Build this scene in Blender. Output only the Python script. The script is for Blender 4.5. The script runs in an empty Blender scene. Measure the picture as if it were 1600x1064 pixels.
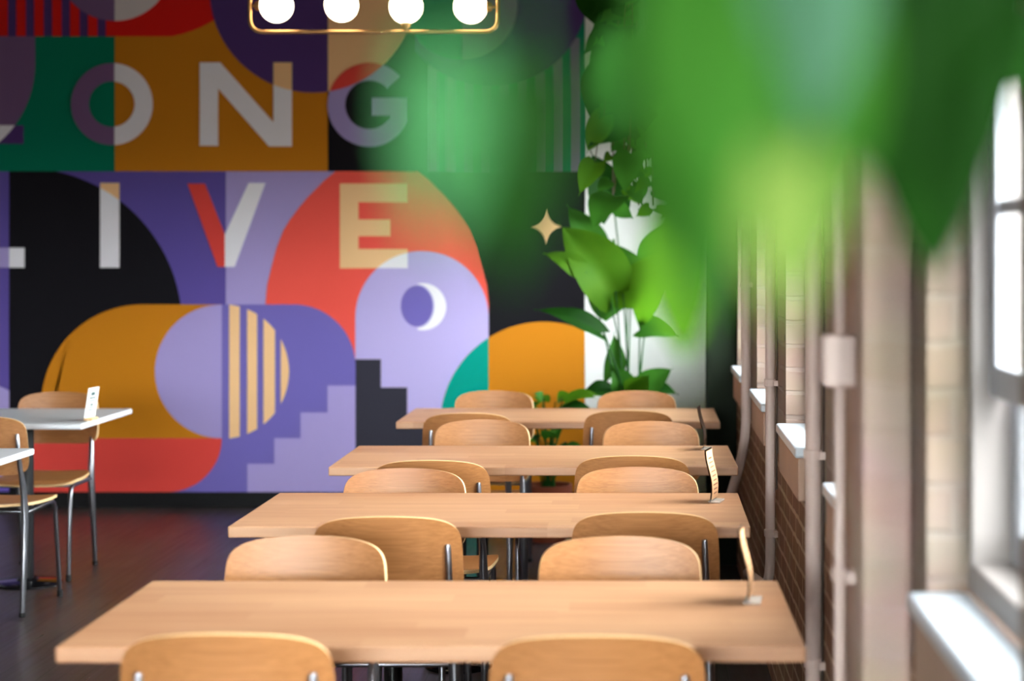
import bpy, bmesh, math, random
from mathutils import Vector, Matrix
random.seed(7)
PI = math.pi
H = 1.4876            # eye height
F = 2800.0            # focal length in pixels of the 1600 px wide frame
CX, CY = 1003.0, 392.0
WALL_D = 10.4
C = bpy.context.scene.collection


def P(px, py, d):
    """world point seen at photo pixel (px, py) at distance d"""
    return Vector(((px - CX) * d / F, d, H - (py - CY) * d / F))


# ------------------------------------------------------------------ materials
def lin(c):
    c = c / 255.0
    return c / 12.92 if c <= 0.04045 else ((c + 0.055) / 1.055) ** 2.4


def rgb(r, g, b):
    return (lin(r), lin(g), lin(b), 1.0)


def new_mat(name):
    m = bpy.data.materials.new(name)
    m.use_nodes = True
    nt = m.node_tree
    bs = nt.nodes['Principled BSDF']
    return m, nt, bs


def N(nt, kind, **kw):
    n = nt.nodes.new(kind)
    for k, v in kw.items():
        setattr(n, k, v)
    return n


def simple(name, col, rough=0.6, metal=0.0, spec=0.5, vary=0.0, scale=8.0, bump=0.0, bscale=60.0):
    m, nt, bs = new_mat(name)
    bs.inputs['Roughness'].default_value = rough
    bs.inputs['Metallic'].default_value = metal
    bs.inputs['Specular IOR Level'].default_value = spec
    tc = N(nt, 'ShaderNodeTexCoord')
    if vary > 0:
        nz = N(nt, 'ShaderNodeTexNoise')
        nz.inputs['Scale'].default_value = scale
        nz.inputs['Detail'].default_value = 4
        nt.links.new(tc.outputs['Object'], nz.inputs['Vector'])
        mx = N(nt, 'ShaderNodeMixRGB', blend_type='MIX')
        mx.inputs[1].default_value = tuple(c * (1 - vary) for c in col[:3]) + (1,)
        mx.inputs[2].default_value = tuple(min(1, c * (1 + vary)) for c in col[:3]) + (1,)
        nt.links.new(nz.outputs['Fac'], mx.inputs[0])
        nt.links.new(mx.outputs[0], bs.inputs['Base Color'])
    else:
        bs.inputs['Base Color'].default_value = col
    if bump > 0:
        n2 = N(nt, 'ShaderNodeTexNoise')
        n2.inputs['Scale'].default_value = bscale
        nt.links.new(tc.outputs['Object'], n2.inputs['Vector'])
        bp = N(nt, 'ShaderNodeBump')
        bp.inputs['Strength'].default_value = bump
        bp.inputs['Distance'].default_value = 0.004
        nt.links.new(n2.outputs['Fac'], bp.inputs['Height'])
        nt.links.new(bp.outputs['Normal'], bs.inputs['Normal'])
    return m


def wood(name, dark, light, stretch, board=None, rough=0.4, bump=0.03, fine=0.35, spec=0.5):
    """grain runs along local X; boards are counted along local Y"""
    m, nt, bs = new_mat(name)
    bs.inputs['Roughness'].default_value = rough
    bs.inputs['Specular IOR Level'].default_value = spec
    tc = N(nt, 'ShaderNodeTexCoord')
    mp = N(nt, 'ShaderNodeMapping')
    mp.inputs['Scale'].default_value = stretch
    info = N(nt, 'ShaderNodeObjectInfo')
    addv = N(nt, 'ShaderNodeVectorMath', operation='ADD')
    sc = N(nt, 'ShaderNodeVectorMath', operation='SCALE')
    sc.inputs['Scale'].default_value = 13.0
    cmb = N(nt, 'ShaderNodeCombineXYZ')
    for i in range(3):
        nt.links.new(info.outputs['Random'], cmb.inputs[i])
    nt.links.new(cmb.outputs[0], sc.inputs[0])
    nt.links.new(tc.outputs['Object'], addv.inputs[0])
    nt.links.new(sc.outputs[0], addv.inputs[1])
    src = addv.outputs[0]
    fac_board = None
    if board:
        sep = N(nt, 'ShaderNodeSeparateXYZ')
        nt.links.new(tc.outputs['Object'], sep.inputs[0])
        dv = N(nt, 'ShaderNodeMath', operation='DIVIDE')
        dv.inputs[1].default_value = board
        nt.links.new(sep.outputs['Y'], dv.inputs[0])
        fl = N(nt, 'ShaderNodeMath', operation='FLOOR')
        nt.links.new(dv.outputs[0], fl.inputs[0])
        # staves: shift each board and cut it along X
        wn0 = N(nt, 'ShaderNodeTexWhiteNoise', noise_dimensions='2D')
        cb0 = N(nt, 'ShaderNodeCombineXYZ')
        nt.links.new(fl.outputs[0], cb0.inputs[0])
        nt.links.new(info.outputs['Random'], cb0.inputs[1])
        nt.links.new(cb0.outputs[0], wn0.inputs['Vector'])
        ad = N(nt, 'ShaderNodeMath', operation='ADD')
        nt.links.new(sep.outputs['X'], ad.inputs[0])
        nt.links.new(wn0.outputs['Value'], ad.inputs[1])
        dx = N(nt, 'ShaderNodeMath', operation='DIVIDE')
        dx.inputs[1].default_value = 0.62
        nt.links.new(ad.outputs[0], dx.inputs[0])
        fx = N(nt, 'ShaderNodeMath', operation='FLOOR')
        nt.links.new(dx.outputs[0], fx.inputs[0])
        wn = N(nt, 'ShaderNodeTexWhiteNoise', noise_dimensions='3D')
        cb = N(nt, 'ShaderNodeCombineXYZ')
        nt.links.new(fl.outputs[0], cb.inputs[0])
        nt.links.new(fx.outputs[0], cb.inputs[1])
        nt.links.new(info.outputs['Random'], cb.inputs[2])
        nt.links.new(cb.outputs[0], wn.inputs['Vector'])
        fac_board = wn.outputs['Value']
        a2 = N(nt, 'ShaderNodeVectorMath', operation='ADD')
        s2 = N(nt, 'ShaderNodeVectorMath', operation='SCALE')
        s2.inputs['Scale'].default_value = 5.0
        nt.links.new(wn.outputs['Color'], s2.inputs[0])
        nt.links.new(src, a2.inputs[0])
        nt.links.new(s2.outputs[0], a2.inputs[1])
        src = a2.outputs[0]
    nt.links.new(src, mp.inputs['Vector'])
    nz = N(nt, 'ShaderNodeTexNoise')
    nz.inputs['Scale'].default_value = 1.0
    nz.inputs['Detail'].default_value = 6
    nz.inputs['Distortion'].default_value = 0.6
    nt.links.new(mp.outputs[0], nz.inputs['Vector'])
    rp = N(nt, 'ShaderNodeValToRGB')
    rp.color_ramp.elements[0].position = 0.3
    rp.color_ramp.elements[1].position = 0.72
    nt.links.new(nz.outputs['Fac'], rp.inputs[0])
    base = rp.outputs[0]
    if fac_board is not None:
        mm = N(nt, 'ShaderNodeMixRGB', blend_type='MIX')
        mm.inputs[0].default_value = 0.5
        nt.links.new(base, mm.inputs[1])
        nt.links.new(fac_board, mm.inputs[2])
        base = mm.outputs[0]
    mx = N(nt, 'ShaderNodeMixRGB', blend_type='MIX')
    mx.inputs[1].default_value = dark
    mx.inputs[2].default_value = light
    nt.links.new(base, mx.inputs[0])
    nt.links.new(mx.outputs[0], bs.inputs['Base Color'])
    bp = N(nt, 'ShaderNodeBump')
    bp.inputs['Strength'].default_value = bump * 3
    bp.inputs['Distance'].default_value = 0.002
    nt.links.new(nz.outputs['Fac'], bp.inputs['Height'])
    nt.links.new(bp.outputs['Normal'], bs.inputs['Normal'])
    return m


def brick_mat(name, c1, c2, mortar, scale=1.0, bump=0.5, row=0.075):
    """brick courses on a plane of constant x: local y along the course, local z up"""
    m, nt, bs = new_mat(name)
    bs.inputs['Roughness'].default_value = 0.7
    bs.inputs['Specular IOR Level'].default_value = 0.25
    tc = N(nt, 'ShaderNodeTexCoord')
    sep = N(nt, 'ShaderNodeSeparateXYZ')
    nt.links.new(tc.outputs['Object'], sep.inputs[0])
    ad = N(nt, 'ShaderNodeMath', operation='ADD')
    nt.links.new(sep.outputs['Y'], ad.inputs[0])
    nt.links.new(sep.outputs['X'], ad.inputs[1])
    cb = N(nt, 'ShaderNodeCombineXYZ')
    nt.links.new(ad.outputs[0], cb.inputs[0])
    nt.links.new(sep.outputs['Z'], cb.inputs[1])
    nzv = N(nt, 'ShaderNodeTexNoise')
    nzv.inputs['Scale'].default_value = 9.0
    nt.links.new(tc.outputs['Object'], nzv.inputs['Vector'])
    sv = N(nt, 'ShaderNodeVectorMath', operation='SCALE')
    sv.inputs['Scale'].default_value = 0.018
    nt.links.new(nzv.outputs['Color'], sv.inputs[0])
    av = N(nt, 'ShaderNodeVectorMath', operation='ADD')
    nt.links.new(cb.outputs[0], av.inputs[0])
    nt.links.new(sv.outputs[0], av.inputs[1])
    bk = N(nt, 'ShaderNodeTexBrick')
    bk.inputs['Scale'].default_value = scale
    bk.inputs['Brick Width'].default_value = 0.215
    bk.inputs['Row Height'].default_value = row
    bk.inputs['Mortar Size'].default_value = 0.009
    bk.inputs['Mortar Smooth'].default_value = 0.5
    bk.inputs['Color1'].default_value = c1
    bk.inputs['Color2'].default_value = c2
    bk.inputs['Mortar'].default_value = mortar
    nt.links.new(av.outputs[0], bk.inputs['Vector'])
    nz = N(nt, 'ShaderNodeTexNoise')
    nz.inputs['Scale'].default_value = 5.0
    nz.inputs['Detail'].default_value = 5
    nt.links.new(tc.outputs['Object'], nz.inputs['Vector'])
    mx = N(nt, 'ShaderNodeMixRGB', blend_type='MULTIPLY')
    mx.inputs[0].default_value = 0.35
    nt.links.new(bk.outputs['Color'], mx.inputs[1])
    nt.links.new(nz.outputs['Color'], mx.inputs[2])
    # a few dark chips
    vo = N(nt, 'ShaderNodeTexVoronoi')
    vo.inputs['Scale'].default_value = 3.1
    nt.links.new(tc.outputs['Object'], vo.inputs['Vector'])
    cr = N(nt, 'ShaderNodeValToRGB')
    cr.color_ramp.elements[0].position = 0.03
    cr.color_ramp.elements[0].color = (1, 1, 1, 1)
    cr.color_ramp.elements[1].position = 0.055
    cr.color_ramp.elements[1].color = (0, 0, 0, 1)
    nt.links.new(vo.outputs['Distance'], cr.inputs[0])
    m2 = N(nt, 'ShaderNodeMixRGB', blend_type='MIX')
    m2.inputs[2].default_value = rgb(60, 52, 52)
    nt.links.new(cr.outputs[0], m2.inputs[0])
    nt.links.new(mx.outputs[0], m2.inputs[1])
    nt.links.new(m2.outputs[0], bs.inputs['Base Color'])
    bp = N(nt, 'ShaderNodeBump')
    bp.inputs['Strength'].default_value = bump
    bp.inputs['Distance'].default_value = 0.006
    bp.invert = True
    nt.links.new(bk.outputs['Fac'], bp.inputs['Height'])
    bp2 = N(nt, 'ShaderNodeBump')
    bp2.inputs['Strength'].default_value = 0.5
    bp2.inputs['Distance'].default_value = 0.008
    nt.links.new(nzv.outputs['Fac'], bp2.inputs['Height'])
    nt.links.new(bp.outputs['Normal'], bp2.inputs['Normal'])
    nt.links.new(bp2.outputs['Normal'], bs.inputs['Normal'])
    return m


def leaf_mat(name, col, col2, rough=0.55, trans=0.4, spec=0.06):
    m, nt, bs = new_mat(name)
    bs.inputs['Roughness'].default_value = rough
    bs.inputs['Specular IOR Level'].default_value = spec
    tc = N(nt, 'ShaderNodeTexCoord')
    nz = N(nt, 'ShaderNodeTexNoise')
    nz.inputs['Scale'].default_value = 9.0
    nt.links.new(tc.outputs['Object'], nz.inputs['Vector'])
    mx = N(nt, 'ShaderNodeMixRGB')
    mx.inputs[1].default_value = col
    mx.inputs[2].default_value = col2
    nt.links.new(nz.outputs['Fac'], mx.inputs[0])
    nt.links.new(mx.outputs[0], bs.inputs['Base Color'])
    tr = N(nt, 'ShaderNodeBsdfTranslucent')
    nt.links.new(mx.outputs[0], tr.inputs['Color'])
    ms = N(nt, 'ShaderNodeMixShader')
    ms.inputs[0].default_value = trans
    out = nt.nodes['Material Output']
    nt.links.new(bs.outputs[0], ms.inputs[1])
    nt.links.new(tr.outputs[0], ms.inputs[2])
    nt.links.new(ms.outputs[0], out.inputs['Surface'])
    return m


def glass_mat(name, tint=(1, 1, 1, 1), rough=0.02, refl=0.12):
    m, nt, bs = new_mat(name)
    nt.nodes.remove(bs)
    tr = N(nt, 'ShaderNodeBsdfTransparent')
    tr.inputs['Color'].default_value = tint
    gl = N(nt, 'ShaderNodeBsdfGlossy')
    gl.inputs['Roughness'].default_value = rough
    fr = N(nt, 'ShaderNodeFresnel')
    fr.inputs['IOR'].default_value = 1.45
    mul = N(nt, 'ShaderNodeMath', operation='MULTIPLY')
    mul.inputs[1].default_value = refl / 0.2
    mul.use_clamp = True
    nt.links.new(fr.outputs[0], mul.inputs[0])
    ms = N(nt, 'ShaderNodeMixShader')
    nt.links.new(mul.outputs[0], ms.inputs[0])
    nt.links.new(tr.outputs[0], ms.inputs[1])
    nt.links.new(gl.outputs[0], ms.inputs[2])
    nt.links.new(ms.outputs[0], nt.nodes['Material Output'].inputs['Surface'])
    return m


def emit_mat(name, col, strength):
    m, nt, bs = new_mat(name)
    bs.inputs['Base Color'].default_value = (0.9, 0.9, 0.88, 1)
    bs.inputs['Emission Color'].default_value = col
    bs.inputs['Emission Strength'].default_value = strength
    return m


def floor_mat():
    m, nt, bs = new_mat('dark_floor_boards')
    tc = N(nt, 'ShaderNodeTexCoord')
    sep = N(nt, 'ShaderNodeSeparateXYZ')
    nt.links.new(tc.outputs['Object'], sep.inputs[0])
    cb = N(nt, 'ShaderNodeCombineXYZ')
    nt.links.new(sep.outputs['Y'], cb.inputs[0])
    nt.links.new(sep.outputs['X'], cb.inputs[1])
    bk = N(nt, 'ShaderNodeTexBrick')
    bk.inputs['Scale'].default_value = 1.0
    bk.inputs['Brick Width'].default_value = 1.4
    bk.inputs['Row Height'].default_value = 0.15
    bk.inputs['Mortar Size'].default_value = 0.0025
    bk.inputs['Color1'].default_value = rgb(62, 54, 54)
    bk.inputs['Color2'].default_value = rgb(84, 74, 72)
    bk.inputs['Mortar'].default_value = rgb(20, 18, 18)
    nt.links.new(cb.outputs[0], bk.inputs['Vector'])
    mp = N(nt, 'ShaderNodeMapping')
    mp.inputs['Scale'].default_value = (45, 2.5, 1)
    nt.links.new(tc.outputs['Object'], mp.inputs['Vector'])
    nz = N(nt, 'ShaderNodeTexNoise')
    nz.inputs['Scale'].default_value = 1.0
    nz.inputs['Detail'].default_value = 6
    nt.links.new(mp.outputs[0], nz.inputs['Vector'])
    mx = N(nt, 'ShaderNodeMixRGB', blend_type='MULTIPLY')
    mx.inputs[0].default_value = 0.6
    nt.links.new(bk.outputs['Color'], mx.inputs[1])
    nt.links.new(nz.outputs['Color'], mx.inputs[2])
    nt.links.new(mx.outputs[0], bs.inputs['Base Color'])
    mr = N(nt, 'ShaderNodeMapRange')
    mr.inputs['To Min'].default_value = 0.22
    mr.inputs['To Max'].default_value = 0.42
    nt.links.new(nz.outputs['Fac'], mr.inputs['Value'])
    nt.links.new(mr.outputs[0], bs.inputs['Roughness'])
    bs.inputs['Specular IOR Level'].default_value = 0.5
    bp = N(nt, 'ShaderNodeBump')
    bp.inputs['Strength'].default_value = 0.12
    bp.inputs['Distance'].default_value = 0.002
    nt.links.new(nz.outputs['Fac'], bp.inputs['Height'])
    nt.links.new(bp.outputs['Normal'], bs.inputs['Normal'])
    return m


M = {}
M['table_oak'] = wood('table_oak', rgb(160, 111, 78), rgb(194, 149, 113), (2.2, 46, 46), board=0.085, rough=0.42)
M['ply'] = wood('chair_ply', rgb(152, 97, 52), rgb(178, 121, 71), (2.2, 210, 210), rough=0.4, bump=0.012)
M['ply_edge'] = simple('chair_ply_edge', rgb(236, 196, 142), 0.55, vary=0.12, scale=60)
M['steel'] = simple('brushed_steel', (0.30, 0.30, 0.33, 1), 0.3, 1.0, vary=0.06, scale=30)
M['black_metal'] = simple('black_powder_coat', rgb(24, 24, 27), 0.32, 0.0, vary=0.15, scale=30)
M['base_metal'] = simple('polished_black_base', rgb(30, 30, 34), 0.1, 0.6, vary=0.1, scale=20)
M['rubber'] = simple('black_rubber', rgb(22, 21, 22), 0.7, vary=0.1, scale=30)
M['white_lam'] = simple('white_laminate', rgb(232, 234, 238), 0.3, vary=0.02, scale=4)
M['floor'] = floor_mat()
M['white_wall'] = simple('white_wall_paint', rgb(246, 246, 244), 0.7, vary=0.015, scale=3, bump=0.08)
M['grey_wall'] = simple('grey_wall_paint', rgb(120, 112, 108), 0.8, vary=0.03, scale=3)
M['ceiling'] = simple('dark_ceiling_paint', rgb(66, 62, 60), 0.8, vary=0.05, scale=2)
M['brick'] = brick_mat('painted_brick', rgb(148, 130, 116), rgb(140, 120, 106), rgb(146, 130, 118))
M['pier'] = brick_mat('painted_pier', rgb(192, 168, 152), rgb(184, 158, 140), rgb(188, 164, 148), bump=0.25)
M['low_brick'] = brick_mat('bare_brick', rgb(152, 110, 80), rgb(134, 94, 68), rgb(192, 160, 130), bump=0.15, row=0.066)
M['block'] = simple('painted_sill_block', rgb(170, 140, 120), 0.7, vary=0.08, scale=7, bump=0.3)
M['sill'] = simple('white_sill_paint', rgb(192, 200, 208), 0.4, vary=0.02, scale=6, bump=0.05)
M['sash'] = simple('white_sash_paint', rgb(172, 174, 180), 0.4, vary=0.02, scale=6)
M['casing'] = simple('grey_casing_paint', rgb(132, 124, 120), 0.5, vary=0.04, scale=6)
M['clear_block'] = simple('clear_plastic_block', rgb(196, 186, 176), 0.12, vary=0.03)
M['pipe'] = simple('painted_pipe', rgb(196, 174, 164), 0.5, vary=0.05, scale=10)
M['cable'] = simple('dark_cable', rgb(70, 56, 48), 0.6, vary=0.05)
M['black_trim'] = simple('black_skirting', rgb(14, 13, 15), 0.6, spec=0.2, vary=0.1, scale=5)
M['post'] = simple('dark_green_post', rgb(8, 20, 6), 0.7, spec=0.2, vary=0.15, scale=4)
M['glass'] = glass_mat('window_glass', (0.96, 0.98, 0.97, 1))
M['acrylic'] = glass_mat('clear_acrylic', (0.985, 0.975, 0.96, 1), 0.05, 0.3)
M['brass'] = simple('brushed_brass', (0.72, 0.41, 0.17, 1), 0.35, 1.0, vary=0.05, scale=30)
M['globe'] = emit_mat('opal_globe', (1.0, 0.84, 0.58, 1), 8.0)
M['terracotta'] = simple('terracotta', rgb(150, 74, 48), 0.8, vary=0.12, scale=12, bump=0.15)
M['soil'] = simple('potting_soil', rgb(46, 34, 26), 0.95, vary=0.3, scale=50, bump=0.6)
M['black_pot'] = simple('black_pot', rgb(28, 28, 30), 0.4, vary=0.1, scale=10)
M['paper'] = simple('menu_paper', rgb(236, 236, 232), 0.7, vary=0.02)
M['tinted'] = simple('reflection_tinted_paper', rgb(198, 150, 108), 0.7, vary=0.06, scale=30)  # amber of a reflection put into the paper colour
M['ink'] = simple('menu_ink', rgb(70, 92, 92), 0.7, vary=0.1)
M['brown_ink'] = simple('brown_menu_ink', rgb(120, 78, 50), 0.7, vary=0.1)
M['leaf_mid'] = leaf_mat('leaf_mid_green', rgb(50, 104, 32), rgb(64, 120, 36))
M['leaf_dark_and_shade'] = leaf_mat('leaf_deep_green_and_shade', rgb(16, 54, 10), rgb(28, 72, 14), trans=0.1)  # deep green leaves; also carries the painted shade of leaves near the lens
M['leaf_lime'] = leaf_mat('leaf_lime_green', rgb(66, 118, 20), rgb(86, 130, 24))
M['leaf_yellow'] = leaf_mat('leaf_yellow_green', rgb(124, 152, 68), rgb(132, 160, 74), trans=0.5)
M['leaf_mint'] = leaf_mat('leaf_mint_green', rgb(70, 142, 84), rgb(84, 156, 92), trans=0.4)
M['leaf_sheen'] = leaf_mat('leaf_sheen_green', rgb(80, 124, 96), rgb(88, 130, 102), trans=0.35)  # pale window sheen painted as the leaf colour
M['stem'] = simple('green_stem', rgb(30, 82, 28), 0.5, spec=0.15, vary=0.15, scale=20)
M['brown_stem'] = simple('brown_stem', rgb(86, 62, 36), 0.7, vary=0.2, scale=20)
MUR = {k: simple('mural_' + k, rgb(*v), 0.85, spec=0.12, vary=0.02, scale=3) for k, v in dict(
    teal=(0, 150, 132), green=(0, 122, 92), ochre=(203, 127, 26), purple=(118, 106, 184), deep=(98, 82, 160),
    lilac=(188, 174, 226), lilac2=(172, 156, 212), mauve=(122, 92, 132), black=(24, 22, 27), black_lit=(54, 52, 63), coral=(248, 92, 80),
    red=(222, 30, 24), scarlet=(228, 74, 66), peach=(250, 202, 148), white=(244, 240, 246), greywhite=(216, 206, 206),
    plum=(84, 58, 118), slate=(136, 120, 150)).items()}


# ------------------------------------------------------------------ mesh helpers
def link_mesh(name, bm, mats, parent=None, smooth=False, recalc=True):
    if recalc:
        bmesh.ops.recalc_face_normals(bm, faces=bm.faces)
    me = bpy.data.meshes.new(name)
    bm.to_mesh(me)
    bm.free()
    for m in (mats if isinstance(mats, (list, tuple)) else [mats]):
        me.materials.append(m)
    if smooth:
        for p in me.polygons:
            p.use_smooth = True
        try:
            me.set_sharp_from_angle(angle=math.radians(38))
        except Exception:
            pass
    o = bpy.data.objects.new(name, me)
    C.objects.link(o)
    if parent is not None:
        o.parent = parent
    return o


def tag(o, label=None, cat=None, group=None, kind=None):
    if label:
        o['label'] = label
    if cat:
        o['category'] = cat
    if group:
        o['group'] = group
    if kind:
        o['kind'] = kind
    return o


def empty(name, loc, rz=0.0):
    o = bpy.data.objects.new(name, None)
    o.empty_display_size = 0.1
    C.objects.link(o)
    o.location = loc
    o.rotation_euler = (0, 0, rz)
    return o


def kids(o):
    return [c for c in bpy.data.objects if c.parent == o]


def copy_tree(o, parent=None):
    c = o.copy()
    C.objects.link(c)
    if parent is not None:
        c.parent = parent
    for ch in kids(o):
        copy_tree(ch, c)
    return c


def box(bm, x0, x1, y0, y1, z0, z1, mi=0, bevel=0.0):
    vs = [bm.verts.new(v) for v in ((x0, y0, z0), (x1, y0, z0), (x1, y1, z0), (x0, y1, z0),
                                    (x0, y0, z1), (x1, y0, z1), (x1, y1, z1), (x0, y1, z1))]
    fs = [bm.faces.new([vs[i] for i in q]) for q in ((0, 3, 2, 1), (4, 5, 6, 7), (0, 1, 5, 4), (1, 2, 6, 5), (2, 3, 7, 6), (3, 0, 4, 7))]
    for f in fs:
        f.material_index = mi
    if bevel > 0:
        es = list({e for f in fs for e in f.edges})
        bmesh.ops.bevel(bm, geom=es, offset=bevel, segments=2, affect='EDGES', profile=0.5)


def frames(pts):
    T = []
    n = len(pts)
    for i in range(n):
        a = pts[max(0, i - 1)]
        b = pts[min(n - 1, i + 1)]
        t = (b - a)
        T.append(t.normalized() if t.length > 1e-9 else Vector((0, 0, 1)))
    up = Vector((0, 0, 1)) if abs(T[0].z) < 0.9 else Vector((0, 1, 0))
    nrm = (up - T[0] * up.dot(T[0])).normalized()
    out = []
    for t in T:
        nrm = (nrm - t * nrm.dot(t))
        nrm = nrm.normalized() if nrm.length > 1e-9 else Vector((1, 0, 0))
        out.append((nrm, t.cross(nrm)))
    return out


def tube(bm, pts, r, seg=10, mi=0, dome=True):
    pts = [Vector(p) for p in pts]
    rs = r if isinstance(r, (list, tuple)) else [r] * len(pts)
    fr = frames(pts)
    rings = []
    for p, rad, (a, b) in zip(pts, rs, fr):
        rings.append([bm.verts.new(p + (a * math.cos(2 * PI * k / seg) + b * math.sin(2 * PI * k / seg)) * rad) for k in range(seg)])
    for i in range(len(rings) - 1):
        for k in range(seg):
            f = bm.faces.new((rings[i][k], rings[i][(k + 1) % seg], rings[i + 1][(k + 1) % seg], rings[i + 1][k]))
            f.material_index = mi
    for end, s in ((0, -1), (-1, 1)):
        ring = rings[end]
        p = pts[end]
        t = (pts[1] - pts[0]).normalized() if end == 0 else (pts[-1] - pts[-2]).normalized()
        if dome:
            a, b = fr[end]
            rad = rs[end]
            r2 = [bm.verts.new(p + t * s * rad * 0.55 + (a * math.cos(2 * PI * k / seg) + b * math.sin(2 * PI * k / seg)) * rad * 0.75) for k in range(seg)]
            for k in range(seg):
                f = bm.faces.new((ring[k], ring[(k + 1) % seg], r2[(k + 1) % seg], r2[k]))
                f.material_index = mi
            f = bm.faces.new(r2)
        else:
            f = bm.faces.new(ring)
        f.material_index = mi


def rounded(pts, rad, n=6):
    """polyline with its inner corners rounded"""
    pts = [Vector(p) for p in pts]
    out = [pts[0]]
    for i in range(1, len(pts) - 1):
        p, a, b = pts[i], pts[i - 1], pts[i + 1]
        da, db = (a - p), (b - p)
        r = min(rad, da.length * 0.49, db.length * 0.49)
        A, B = p + da.normalized() * r, p + db.normalized() * r
        for k in range(n + 1):
            t = k / n
            out.append(A * (1 - t) ** 2 + p * 2 * t * (1 - t) + B * t ** 2)
    out.append(pts[-1])
    return out


def lathe(bm, prof, cx=0, cy=0, seg=28, mi=0):
    rings = []
    for r, z in prof:
        if r < 1e-6:
            rings.append([bm.verts.new((cx, cy, z))])
        else:
            rings.append([bm.verts.new((cx + r * math.cos(2 * PI * k / seg), cy + r * math.sin(2 * PI * k / seg), z)) for k in range(seg)])
    for a, b in zip(rings, rings[1:]):
        for k in range(seg):
            k2 = (k + 1) % seg
            if len(a) == 1 and len(b) == 1:
                continue
            if len(a) == 1:
                f = bm.faces.new((a[0], b[k2], b[k]))
            elif len(b) == 1:
                f = bm.faces.new((a[k], a[k2], b[0]))
            else:
                f = bm.faces.new((a[k], a[k2], b[k2], b[k]))
            f.material_index = mi


def sphere(bm, c, r, seg=24, rings=14, mi=0):
    c = Vector(c)
    prof = [(r * math.sin(PI * i / rings), -r * math.cos(PI * i / rings)) for i in range(rings + 1)]
    n0 = len(bm.verts)
    lathe(bm, [(max(a, 0 if 0 < i < rings else 0.0), b) for i, (a, b) in enumerate(prof)], 0, 0, seg, mi)
    bm.verts.ensure_lookup_table()
    for v in bm.verts[n0:]:
        v.co += c


# ------------------------------------------------------------------ the setting
def structure(name, bm, mat, smooth=False):
    o = link_mesh(name, bm, mat, smooth=smooth)
    o['kind'] = 'structure'
    return o


XW = 0.45          # inner face of the window wall
XO = 0.66          # outer face
XL = -6.2
YB = -4.0
ZC = 3.35
bm = bmesh.new(); box(bm, XL - 0.2, XO, YB - 0.2, WALL_D + 0.2, -0.1, 0.0)
structure('floor', bm, M['floor'])
bm = bmesh.new(); box(bm, XL - 0.2, XO, YB - 0.2, WALL_D + 0.2, ZC, ZC + 0.15)
structure('ceiling', bm, M['ceiling'])
bm = bmesh.new(); box(bm, XL - 0.2, XO, WALL_D, WALL_D + 0.2, 0, ZC)
structure('wall_back', bm, M['white_wall'])
bm = bmesh.new(); box(bm, XL - 0.2, XL, YB, WALL_D, 0, ZC)
structure('wall_left', bm, M['grey_wall'])
FRONT = [(-3.5, -1.9), (-1.6, 0.1)]     # street windows behind the camera
FZ0, FZ1 = 0.9, 2.4
bm = bmesh.new()
box(bm, XL - 0.2, XO, YB - 0.2, YB, 0, FZ0)
box(bm, XL - 0.2, XO, YB - 0.2, YB, FZ1, ZC)
xs = [XL - 0.2] + [v for p in FRONT for v in p] + [XO]
for i in range(0, len(xs), 2):
    box(bm, xs[i], xs[i + 1], YB - 0.2, YB, FZ0, FZ1)
structure('wall_front', bm, M['grey_wall'])

# window wall with openings
WIN_FAR = [9.93, 8.41, 7.00, 5.60, 4.17, 2.83, 1.41, 0.0, -1.41, -2.82]  # first entry: unseen window added to light the white wall and mural
WW = 0.70
WIDE = {9.93: 0.80}  # added far window widened to let in more light
Z0, Z1 = 0.95, 2.18
bm = bmesh.new()
ys = [YB]
for far in reversed(WIN_FAR):
    ys += [far - WIDE.get(far, WW), far]
ys.append(WALL_D)
for i in range(0, len(ys), 2):
    box(bm, XW, XO, ys[i], ys[i + 1], Z0 - 0.13, Z1)
box(bm, XW, XO, YB, WALL_D, Z1, ZC)
structure('wall_right', bm, M['brick'])
bm = bmesh.new()
y = YB
segs = []
box(bm, XW, XO, YB, WALL_D, 0, Z0 - 0.13)
structure('wall_right_lower', bm, M['low_brick'])
bm = bmesh.new()
box(bm, 0.365, XW - 0.0005, 2.975, 3.27, 0, ZC, bevel=0.012)
structure('trim_1', bm, M['pier'])
bm = bmesh.new()
box(bm, 0.305, XW - 0.0005, 8.47, 8.61, 0, ZC, bevel=0.006)
structure('trim_2', bm, M['post'])
bm = bmesh.new()
box(bm, XL, XW - 0.001, WALL_D - 0.022, WALL_D - 0.001, 0.0, 0.092, bevel=0.004)
structure('baseboard_back', bm, M['black_trim'])

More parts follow.
